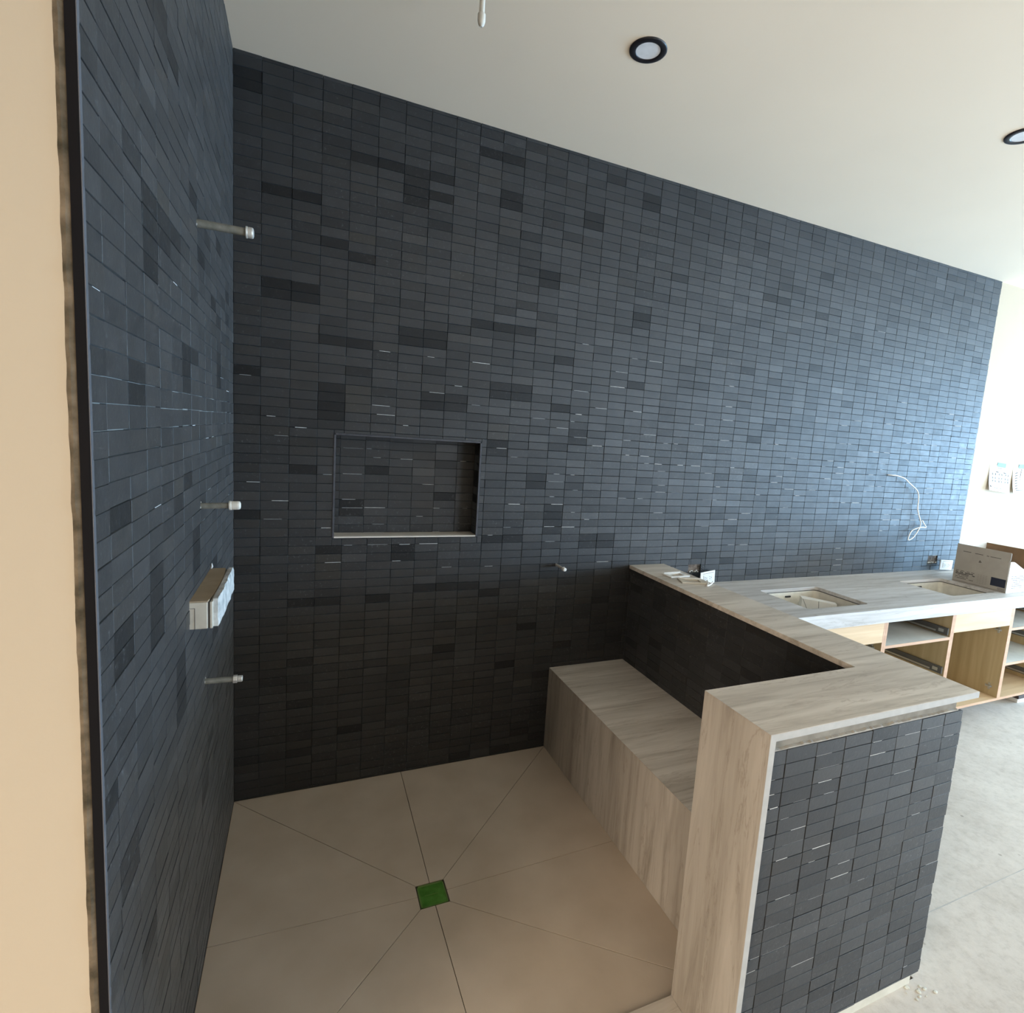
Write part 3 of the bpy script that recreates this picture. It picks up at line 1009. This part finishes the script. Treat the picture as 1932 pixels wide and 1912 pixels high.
# packet in the first sink
t = thing('cardboard_packet', 'white cardboard packet lying in the sink next to the half wall', 'packet', (3.0, -0.37, HK - 0.155))
bm = bmesh.new()
ax, ay = Vector((0.10, -0.17)).normalized(), None
p0 = Vector((2.985, -0.285))
ux = Vector((0.78, -0.62)).normalized()
uy = Vector((ux.y, -ux.x))
L_, W_ = 0.190, 0.10
quad = [p0, p0 + ux * L_, p0 + ux * L_ + Vector((0.62, 0.78)) * 0.040, p0 + Vector((0.62, 0.78)) * 0.070]
base = [bm.verts.new((q.x, q.y, HK - 0.138)) for q in quad]
topv = [bm.verts.new((q.x, q.y, HK - 0.038 - (0.010 if i in (1, 2) else 0))) for i, q in enumerate(quad)]
bm.faces.new(base[::-1])
bm.faces.new(topv)
for i in range(4):
    bm.faces.new((base[i], base[(i + 1) % 4], topv[(i + 1) % 4], topv[i]))
obj('carton', bm, 'card_white', t, 0.002)
bm = bmesh.new()
bm_tube(bm, [(quad[0].x + 0.001 + ux.x * 0.09, quad[0].y - 0.001 + ux.y * 0.09, HK - 0.045), (quad[0].x + ux.x * 0.10, quad[0].y + ux.y * 0.10, HK - 0.136)], 0.0012, 6)
bm_tube(bm, [(quad[0].x + ux.x * 0.005, quad[0].y + ux.y * 0.005, HK - 0.041), (quad[0].x + ux.x * 0.05, quad[0].y + ux.y * 0.05, HK - 0.136)], 0.0012, 6)
obj('flap_seam', bm, 'grey_pl', t)

# ------------------------------------------------------------------ floating vanity cabinets
CZ0, CZ1, CYF, CYB = 0.164, 0.800, -0.630, -0.010


def cabinet(label, x0, x1, kind, group):
    t = thing('vanity_cabinet', label, 'cabinet', ((x0 + x1) / 2, CYF, CZ0), group)
    pw = 0.0165
    for s in (0, 1):
        xa = x0 if s == 0 else x1 - pw
        bm = bmesh.new()
        bm_box(bm, (xa, CYF + 0.001, CZ0 + 0.0165), (xa + pw, CYB, CZ1))
        obj('side_panel', bm, 'wood_in', t)
        bm = bmesh.new()
        bm_box(bm, (xa, CYF - 0.0012, CZ0 + 0.0165), (xa + pw, CYF + 0.0008, CZ1))
        obj('edge_band', bm, 'wood_edge', t)
    bm = bmesh.new()
    bm_box(bm, (x0, CYF, CZ0), (x1, CYB, CZ0 + 0.0165))
    obj('bottom_panel', bm, 'wood', t)
    bm = bmesh.new()
    bm_box(bm, (x0, CYF - 0.001, CZ0 + 0.0005), (x1, CYF - 0.0001, CZ0 + 0.016))
    obj('edge_band', bm, 'wood_edge', t)
    bm = bmesh.new()
    bm_box(bm, (x0 + pw, CYB - 0.012, CZ0 + 0.0165), (x1 - pw, CYB - 0.001, CZ1))
    obj('back_panel', bm, 'wood_in', t)
    a, b = x0 + pw, x1 - pw
    if kind == 'sink':
        bm = bmesh.new()
        bm_box(bm, (a, CYF - 0.001, 0.679), (b, CYF + 0.0175, CZ1 - 0.001))
        obj('false_front', bm, 'wood', t, 0.0005)
        for zc in (0.632, 0.243):
            hb = thing_part = None
            bm = bmesh.new()
            bm_box(bm, (b - 0.003, CYF + 0.035, zc - 0.006), (b, CYF + 0.075, zc + 0.006))
            bm_box(bm, (b - 0.003, CYF + 0.045, zc - 0.022), (b, CYF + 0.058, zc + 0.022))
            bm_box(bm, (b - 0.014, CYF + 0.040, zc - 0.005), (b - 0.003, CYF + 0.070, zc + 0.005))
            obj('hinge_plate', bm, 'metal', t, 0.001)
    else:
        shelves = (0.647,) if kind == 'two' else (0.650, 0.409)
        for zs in shelves:
            bm = bmesh.new()
            bm_box(bm, (a, CYF + 0.001, zs - 0.0085), (b, CYB - 0.012, zs + 0.0085))
            sp = obj('shelf', bm, 'shelf', t)
            bm = bmesh.new()
            bm_box(bm, (a, CYF - 0.0012, zs - 0.0085), (b, CYF + 0.0008, zs + 0.0085))
            obj('edge_band', bm, 'wood_edge', t)
        lv = (0.685, 0.440) if kind == 'two' else (0.69, 0.50, 0.232)
        for zc in lv:
            for s in (0, 1):
                xs = b - 0.012 if s else a
                bm = bmesh.new()
                bm_box(bm, (xs, CYF + 0.008, zc - 0.022), (xs + 0.012, CYB - 0.06, zc + 0.022))
                sl = obj('drawer_slide', bm, 'grey_pl', t, 0.001)
                bm = bmesh.new()
                xf = xs - 0.0025 if s else xs + 0.012
                bm_box(bm, (xf, CYF + 0.030, zc - 0.009), (xf + 0.0025, CYF + 0.060, zc + 0.010))
                bm_box(bm, (xf, CYF + 0.075, zc - 0.016), (xf + 0.0025, CYB - 0.15, zc - 0.006))
                obj('slide_rail', bm, 'metal', sl)
    return t


G = 'open vanity cabinets under the stone countertop'
cabinet('pale plywood sink cabinet with false front, closest to the half wall', 2.669, 3.2475, 'sink', G)
cabinet('open plywood drawer unit with one white shelf and black slides', 3.2485, 3.8675, 'two', G)
cabinet('open plywood sink cabinet below the sink beside the carton', 3.8685, 4.4915, 'sink', G)
cabinet('open plywood drawer unit with two white shelves, cut by the frame edge', 4.4925, 5.115, 'three', G)
# object on the floor below the vanity
t = thing('dark_panel_stack', 'dark board lying on a pale block under the vanity', 'board', (5.3, -0.40, 0))
boxo('pale_block', (5.045, -0.50, 0.0), (5.5, -0.2, 0.034), 'card_white', t, 0.001)
boxo('dark_board', (5.03, -0.51, 0.0345), (5.6, -0.19, 0.058), plain('dark_brown_board', (0.045, 0.028, 0.025), 0.5), t, 0.001)

# ------------------------------------------------------------------ open carton on the countertop
t = thing('open_carton', 'open grey carton with navy label and upright brown-lined flaps', 'box', (4.63, -0.42, HK))
bx0, bx1, by0, by1 = 4.4605, 4.802, -0.584, -0.262
zt_ = 1.1465
th = 0.004
zb_ = HK + 0.0005
z_n = 1.089
bm = bmesh.new()       # left face, printed, slightly torn outline on the near side
poly = [(by0, zb_), (by0 - 0.0, 0.965), (by0 + 0.004, 0.975), (by0 + 0.003, 1.030), (by0 + 0.007, 1.085), (by0 + 0.002, 1.100), (by0 + 0.001, 1.142), (by0 + 0.006, zt_), (by1, zt_), (by1, zb_)]
bm_prism(bm, poly, bx0, bx0 + th, 'x')
lf = obj('printed_flap', bm, 'card_out', t)
lf['label'] = 'grey printed side with navy label'
bm = bmesh.new()
bm_box(bm, (bx0 + 0.006, by1 - th, zb_), (bx1 - 0.006, by1, zt_))
obj('back_flap', bm, 'card_white', t)  # lining coloured white; the light falling on it is painted in
bm = bmesh.new()
bm_box(bm, (bx1 - th, by0, zb_), (bx1, by1, zt_))
obj('brown_flap', bm, 'card_in', t)
bm = bmesh.new()
poly = [(bx0 + th + 0.0005, zb_), (bx1 - th - 0.0005, zb_), (bx1 - th - 0.0005, 0.962), (4.66, 1.022), (4.58, 1.055), (4.52, 1.082), (4.50, 1.088), (bx0 + th + 0.0005, 1.0885)]
bm_prism(bm, poly, by0, by0 + th, 'y')
nf = obj('near_side', bm, 'card_white', t)
nf['label'] = 'bright side with grey print'
bm = bmesh.new()
bm_box(bm, (bx0 + th + 0.0005, by0 + th + 0.0005, zb_), (bx1 - th - 0.0005, by1 - th - 0.0005, zb_ + 0.003))
obj('carton_floor', bm, 'card_in', t)


def mark_left(name, ya, yb, za, zb2, mat, parent):
    bm = bmesh.new()
    bm_box(bm, (bx0 - 0.0008, ya, za), (bx0, yb, zb2))
    return obj(name, bm, mat, parent)


# navy label
mark_left('navy_label', by0 + 0.008, by0 + 0.092, 0.912, 0.967, 'navy', lf)
for (ya, yb, zc, h_) in ((-0.352, -0.300, 1.100, 0.0035), (-0.425, -0.372, 1.099, 0.0035), (-0.530, -0.446, 1.098, 0.0035)):
    bm = bmesh.new()
    n_ = int((yb - ya) / 0.007)
    for k in range(n_):
        if k in (0, n_ - 1) or RND.random() < 0.9:
            bm_box(bm, (bx0 - 0.0006, ya + k * 0.007, zc - h_ / 2), (bx0, ya + k * 0.007 + 0.0062, zc + h_ / 2))
    obj('printed_word', bm, 'ink', lf)
bm = bmesh.new()       # small triangular recycling mark
for p, q in (((-0.421, 1.046), (-0.412, 1.058)), ((-0.412, 1.058), (-0.407, 1.045)), ((-0.407, 1.045), (-0.421, 1.046))):
    bm_tube(bm, [(bx0 - 0.0004, p[0], p[1]), (bx0 - 0.0004, q[0], q[1])], 0.0013, 6)
obj('triangle_mark', bm, 'ink', lf)
bm = bmesh.new()
r2 = random.Random(4)
for row in range(6):
    zc = 0.962 - row * 0.0105
    big = row in (1, 2)
    y = -0.276
    while y > -0.385 + (0.03 if row in (3, 4) else 0):
        w = r2.uniform(0.004, 0.012)
        if r2.random() < 0.8:
            bm_box(bm, (bx0 - 0.0006, y - w, zc - (0.003 if big else 0.0016)), (bx0, y - 0.0012, zc + (0.003 if big else 0.0016)))
        y -= w
obj('address_lines', bm, 'ink', lf)
bm = bmesh.new()
for row in range(6):
    for c_ in range(4):
        y = -0.412 - c_ * 0.016
        zc = 0.962 - row * 0.011
        bm_box(bm, (bx0 - 0.0005, y - 0.009, zc - 0.0012), (bx0, y, zc + 0.0012))
obj('print_table', bm, plain('faint_ink', (0.27, 0.26, 0.23), 0.7), lf)
mark_left('crease_line', by0 + 0.002, by1 - 0.001, 0.8865, 0.8885, 'ink_soft', lf)
bm = bmesh.new()
for row in range(4):
    bm_box(bm, (bx0 - 0.0005, -0.577, 0.892 + row * 0.004), (bx0, -0.535, 0.8935 + row * 0.004))
obj('small_print', bm, 'ink_soft', lf)
bm = bmesh.new()
for row in range(7):
    zc = 0.990 - row * 0.013
    x = 4.500 + (0.016 if row >= 2 else 0)
    while x < 4.72:
        w = r2.uniform(0.008, 0.028)
        if r2.random() < 0.8:
            bm_box(bm, (x, by0 - 0.0006, zc - 0.0022), (x + w - 0.003, by0, zc + 0.0022))
        x += w
obj('side_print', bm, 'ink_soft', nf)

# ------------------------------------------------------------------ taped drawings on the far wall


def sheet(label, corners, marks, tapes, seed):
    """corners: TL TR BR BL as (x, z) plus outward lift; paper sags away from the wall at the bottom"""
    t = thing('taped_drawing', label, 'paper', (corners[3][0], 0.010, corners[3][1]))
    bm = bmesh.new()
    TL, TR, BR, BL = corners
    nu, nv = 12, 10

    def P(u, v, off=0.0):
        x = (TL[0] * (1 - u) + TR[0] * u) * (1 - v) + (BL[0] * (1 - u) + BR[0] * u) * v
        z = (TL[1] * (1 - u) + TR[1] * u) * (1 - v) + (BL[1] * (1 - u) + BR[1] * u) * v
        y = 0.0085 - 0.024 * v * v - 0.004 * math.sin(u * math.pi * 1.5 + seed) * v - off
        return (x, y, z)
    g = [[bm.verts.new(P(i / nu, j / nv)) for i in range(nu + 1)] for j in range(nv + 1)]
    g2 = [[bm.verts.new(P(i / nu, j / nv, -0.0004)) for i in range(nu + 1)] for j in range(nv + 1)]
    for j in range(nv):
        for i in range(nu):
            bm.faces.new((g[j][i], g[j][i + 1], g[j + 1][i + 1], g[j + 1][i]))
            bm.faces.new((g2[j][i], g2[j + 1][i], g2[j + 1][i + 1], g2[j][i + 1]))
    for j in range(nv):
        bm.faces.new((g[j][0], g[j + 1][0], g2[j + 1][0], g2[j][0]))
        bm.faces.new((g[j][nu], g2[j][nu], g2[j + 1][nu], g[j + 1][nu]))
    for i in range(nu):
        bm.faces.new((g[0][i], g2[0][i], g2[0][i + 1], g[0][i + 1]))
        bm.faces.new((g[nv][i], g[nv][i + 1], g2[nv][i + 1], g2[nv][i]))
    obj('paper_sheet', bm, 'paper', t)
    groups = {}
    for q in marks:
        key = ('note', len(groups)) if q[1] > 0.75 or q[1] < 0.29 else ('sketch', int((q[0] + 0.001) / 0.31 + 0.55))
        groups.setdefault(key, []).append(q)
    for (kind_, _), ms in groups.items():
        bm = bmesh.new()
        for (u0, v0, u1, v1, w) in ms:
            bm_tube(bm, [Vector(P(u0, v0, 0.0006)), Vector(P(u1, v1, 0.0006))], w, 5)
        obj('grid_sketch' if kind_ == 'sketch' else 'written_note', bm, 'ink_soft', t)
    for (u0, v0, u1, v1) in tapes:
        bm = bmesh.new()
        fr = [P(u0, v0, 0.0012), P(u1, v0 + 0.01, 0.0012), P(u1 + 0.02, v1, 0.0012), P(u0 - 0.01, v1 - 0.02, 0.0012)]
        vs = [bm.verts.new((p[0], min(p[1], 0.0085), p[2])) for p in fr]
        vb = [bm.verts.new((p[0], min(p[1], 0.0085) + 0.0010, p[2])) for p in fr]
        bm.faces.new(vs)
        bm.faces.new(vb[::-1])
        for i in range(4):
            bm.faces.new((vs[i], vb[i], vb[(i + 1) % 4], vs[(i + 1) % 4]))
        obj('blue_tape', bm, 'tape', t)


def rect_marks(u0, v0, u1, v1, w):
    return [(u0, v0, u1, v0, w), (u1, v0, u1, v1, w), (u1, v1, u0, v1, w), (u0, v1, u0, v0, w)]


mk = []
for c in (0.14, 0.45, 0.76):
    for rr in (0.30, 0.45, 0.57):
        mk += rect_marks(c, rr, c + 0.15, rr + 0.08, 0.0016)
        mk.append((c + 0.01, rr + 0.04, c + 0.04, rr + 0.04, 0.003))
        mk.append((c + 0.11, rr + 0.04, c + 0.15, rr + 0.04, 0.003))
mk += [(0.26, 0.33, 0.66, 0.33, 0.0012), (0.30, 0.24, 0.40, 0.25, 0.004), (0.66, 0.25, 0.76, 0.27, 0.004), (0.37, 0.09, 0.55, 0.10, 0.0022),
       (0.05, 0.80, 0.08, 0.86, 0.004), (0.20, 0.87, 0.38, 0.88, 0.0022), (0.46, 0.87, 0.60, 0.88, 0.0022)]
sheet('white drawing sheet with small grid sketches under blue tape', [(5.210, 1.706), (5.508, 1.697), (5.500, 1.487), (5.205, 1.508)], mk,
      [(0.33, -0.12, 0.70, 0.06)], 0.3)
mk2 = []
for k in range(7):
    mk2.append((0.12, 0.22 + k * 0.10, 0.22, 0.20 + k * 0.10, 0.004))
mk2 += [(0.40, 0.06, 0.36, 0.40, 0.0022), (0.42, 0.42, 0.34, 0.50, 0.002), (0.62, 0.25, 0.60, 0.70, 0.006), (0.15, 0.88, 0.5, 0.88, 0.003)]
sheet('second taped sheet with a handwritten list, cut by the frame edge', [(5.534, 1.694), (5.83, 1.712), (5.84, 1.500), (5.538, 1.487)], mk2,
      [(0.25, -0.12, 0.65, 0.06)], 2.0)

# ------------------------------------------------------------------ white cable hanging from the tiled wall
pts = [(4.009, 0.004, 1.586), (4.030, -0.020, 1.586), (4.073, -0.022, 1.584), (4.155, -0.024, 1.568), (4.2206, -0.024, 1.534), (4.29, -0.024, 1.500), (4.318, -0.024, 1.480), (4.340, -0.022, 1.450),
       (4.353, -0.020, 1.40), (4.356, -0.020, 1.354), (4.385, -0.020, 1.300), (4.414, -0.020, 1.2565), (4.418, -0.020, 1.235), (4.413, -0.020, 1.212), (4.385, -0.022, 1.175), (4.350, -0.024, 1.140),
       (4.308, -0.024, 1.122), (4.298, -0.022, 1.130), (4.312, -0.020, 1.165), (4.340, -0.018, 1.193), (4.382, -0.026, 1.211), (4.430, -0.028, 1.216), (4.468, -0.028, 1.214), (4.462, -0.028, 1.228), (4.440, -0.026, 1.248), (4.420, -0.026, 1.268)]


def smooth_path(pts, n=4):
    out = []
    P_ = [Vector(p) for p in pts]
    for i in range(len(P_) - 1):
        a, b, c, d = P_[max(0, i - 1)], P_[i], P_[i + 1], P_[min(len(P_) - 1, i + 2)]
        for k in range(n):
            s = k / n
            out.append(0.5 * ((2 * b) + (c - a) * s + (2 * a - 5 * b + 4 * c - d) * s * s + (3 * b - a - 3 * c + d) * s ** 3))
    out.append(P_[-1])
    return out


bm = bmesh.new()
bm_tube(bm, smooth_path(pts), 0.0036, 10)
o = obj('electrical_cable', bm, 'white_pl', None, smooth=True)
tag(o, 'white cable looping out of a hole in the dark tiled wall', 'cable')

# ------------------------------------------------------------------ outlets


def cutout(label, hl, seed):
    rr = random.Random(seed)
    u0, u1, v0, v1 = hl
    t = thing('wall_box', label, 'electrical box', (u0, 0, v0))
    bm = bmesh.new()
    bm_box(bm, (u0 + 0.001, TT - 0.0012, v0 + 0.001), (u1 - 0.001, TT - 0.0007, v1 - 0.001))
    obj('box_back', bm, 'raw_hole', t)
    bm = bmesh.new()
    for k in range(9):
        x = rr.uniform(u0 + 0.01, u1 - 0.01)
        bm_box(bm, (x, 0.002, v0 + 0.002), (x + rr.uniform(0.006, 0.02), TT - 0.001, v0 + rr.uniform(0.006, 0.016)))
    obj('broken_edge', bm, 'squeeze', t, 0.001)
    bm = bmesh.new()
    for k in range(3):
        z = v0 + 0.015 + 0.01 * k
        bm_tube(bm, smooth_path([(u1 - 0.02, TT - 0.002, z), (u1 - 0.004, -0.008, z + 0.004), (u1 + 0.012, -0.018, z - 0.006), (u1 + 0.02, -0.014, z - 0.012)]), 0.0016, 6)
    obj('wires', bm, 'ink' if seed % 2 else 'grey_pl', t, smooth=True)
    return t


cutout('rough square cut-out with wires next to the half wall end', HL, 1)
cutout('rough square cut-out with wires near the open carton', HRt, 2)


def receptacle(label, centre, size, rotz, tilt):
    t = thing('power_outlet', label, 'outlet', centre)
    w, h_ = size
    mt = Matrix.Translation(centre) @ Matrix.Rotation(rotz, 4, 'Z') @ Matrix.Rotation(tilt, 4, 'Y')

    def place(bm):
        bmesh.ops.transform(bm, matrix=mt, verts=bm.verts)
    bm = bmesh.new()
    bm_box(bm, (-w / 2, -0.004, -h_ / 2), (w / 2, 0.002, h_ / 2))
    place(bm)
    obj('cover_plate', bm, 'white_pl', t, 0.002)
    bm = bmesh.new()
    bm_box(bm, (-w * 0.30, -0.006, -h_ * 0.26), (w * 0.30, -0.0038, h_ * 0.26))
    place(bm)
    obj('socket_face', bm, plain('socket_white', (0.74, 0.75, 0.74), 0.3), t, 0.001)
    bm = bmesh.new()
    for s in (-1, 1):
        cx = s * w * 0.16
        bm_box(bm, (cx - 0.009, -0.0066, 0.004), (cx - 0.001, -0.0059, 0.0065))
        bm_box(bm, (cx - 0.008, -0.0066, -0.0075), (cx - 0.001, -0.0059, -0.005))
        bm_box(bm, (cx + 0.006, -0.0066, -0.003), (cx + 0.010, -0.0059, 0.002))
    bm_box(bm, (-w * 0.35, -0.0044, h_ * 0.34), (w * 0.40, -0.0038, h_ * 0.37))
    place(bm)
    obj('slots', bm, 'ink_soft', t)
    bm = bmesh.new()
    bm_box(bm, (-w * 0.28, 0.002, -h_ * 0.22), (w * 0.28, 0.022, h_ * 0.22))
    place(bm)
    obj('outlet_body', bm, 'white_pl', t, 0.002)


receptacle('white double socket hanging loose behind the half wall capping', (2.472, -0.040, 0.923), (0.122, 0.078), math.radians(8), math.radians(-4))
receptacle('white double socket hanging loose beside the open carton', (4.755, -0.045, 0.927), (0.128, 0.076), math.radians(-6), math.radians(2))

# white plates and packaging on the capping


def loose_plate(label, cx, cy, ang, w, d, z, open_, tilt=0.0):
    t = thing('cover_frame', label, 'plate', (cx, cy, z))
    mt = Matrix.Translation((cx, cy, z)) @ Matrix.Rotation(ang, 4, 'Z') @ Matrix.Rotation(tilt, 4, 'X')
    bm = bmesh.new()
    f = 0.22
    bm_box(bm, (-w / 2, -d / 2, 0), (w / 2, -d / 2 + d * f, 0.006))
    bm_box(bm, (-w / 2, d / 2 - d * f, 0), (w / 2, d / 2, 0.006))
    bm_box(bm, (-w / 2, -d / 2 + d * f, 0), (-w / 2 + w * 0.2, d / 2 - d * f, 0.006))
    bm_box(bm, (w / 2 - w * 0.2, -d / 2 + d * f, 0), (w / 2, d / 2 - d * f, 0.006))
    bmesh.ops.transform(bm, matrix=mt, verts=bm.verts)
    obj('frame_plate', bm, 'white_pl' if open_ else 'cream_pl', t, 0.0015)
    bm = bmesh.new()
    bm_box(bm, (-w * 0.42, d / 2 - 0.004, 0.006), (w * 0.46, d / 2, 0.0095))
    bmesh.ops.transform(bm, matrix=mt, verts=bm.verts)
    obj('lip', bm, 'white_pl', t, 0.001)
    return t


loose_plate('white socket frame lying on the capping, nearer the tiled wall', 2.075, -0.250, math.radians(3), 0.125, 0.075, HC + 0.0005, True)
loose_plate('pale socket frame lying on the capping, farther from the tiled wall', 2.085, -0.370, math.radians(-20), 0.130, 0.085, HC + 0.0005, False)
bm = bmesh.new()
bm_tube(bm, smooth_path([(2.103, -0.462, HC + 0.0035), (2.14, -0.425, HC + 0.006), (2.155, -0.398, HC + 0.012)]), 0.0035, 8)
bm_tube(bm, smooth_path([(2.104, -0.462, HC + 0.0035), (2.14, -0.445, HC + 0.005), (2.168, -0.428, HC + 0.012)]), 0.0035, 8)
tag(obj('plastic_clip', bm, 'white_pl', None, smooth=True), 'small bright forked plastic strip at the end of the socket frames', 'clip')

# chalk-like control joint in the concrete
bm = bmesh.new()
bm_box(bm, (2.3, -1.4525, 0.0), (4.6, -1.4485, 0.0004))
cj = obj('control_joint', bm, plain('joint_fill', (0.44, 0.43, 0.41), 0.9), floor)
cj['label'] = 'faint straight joint in the concrete'
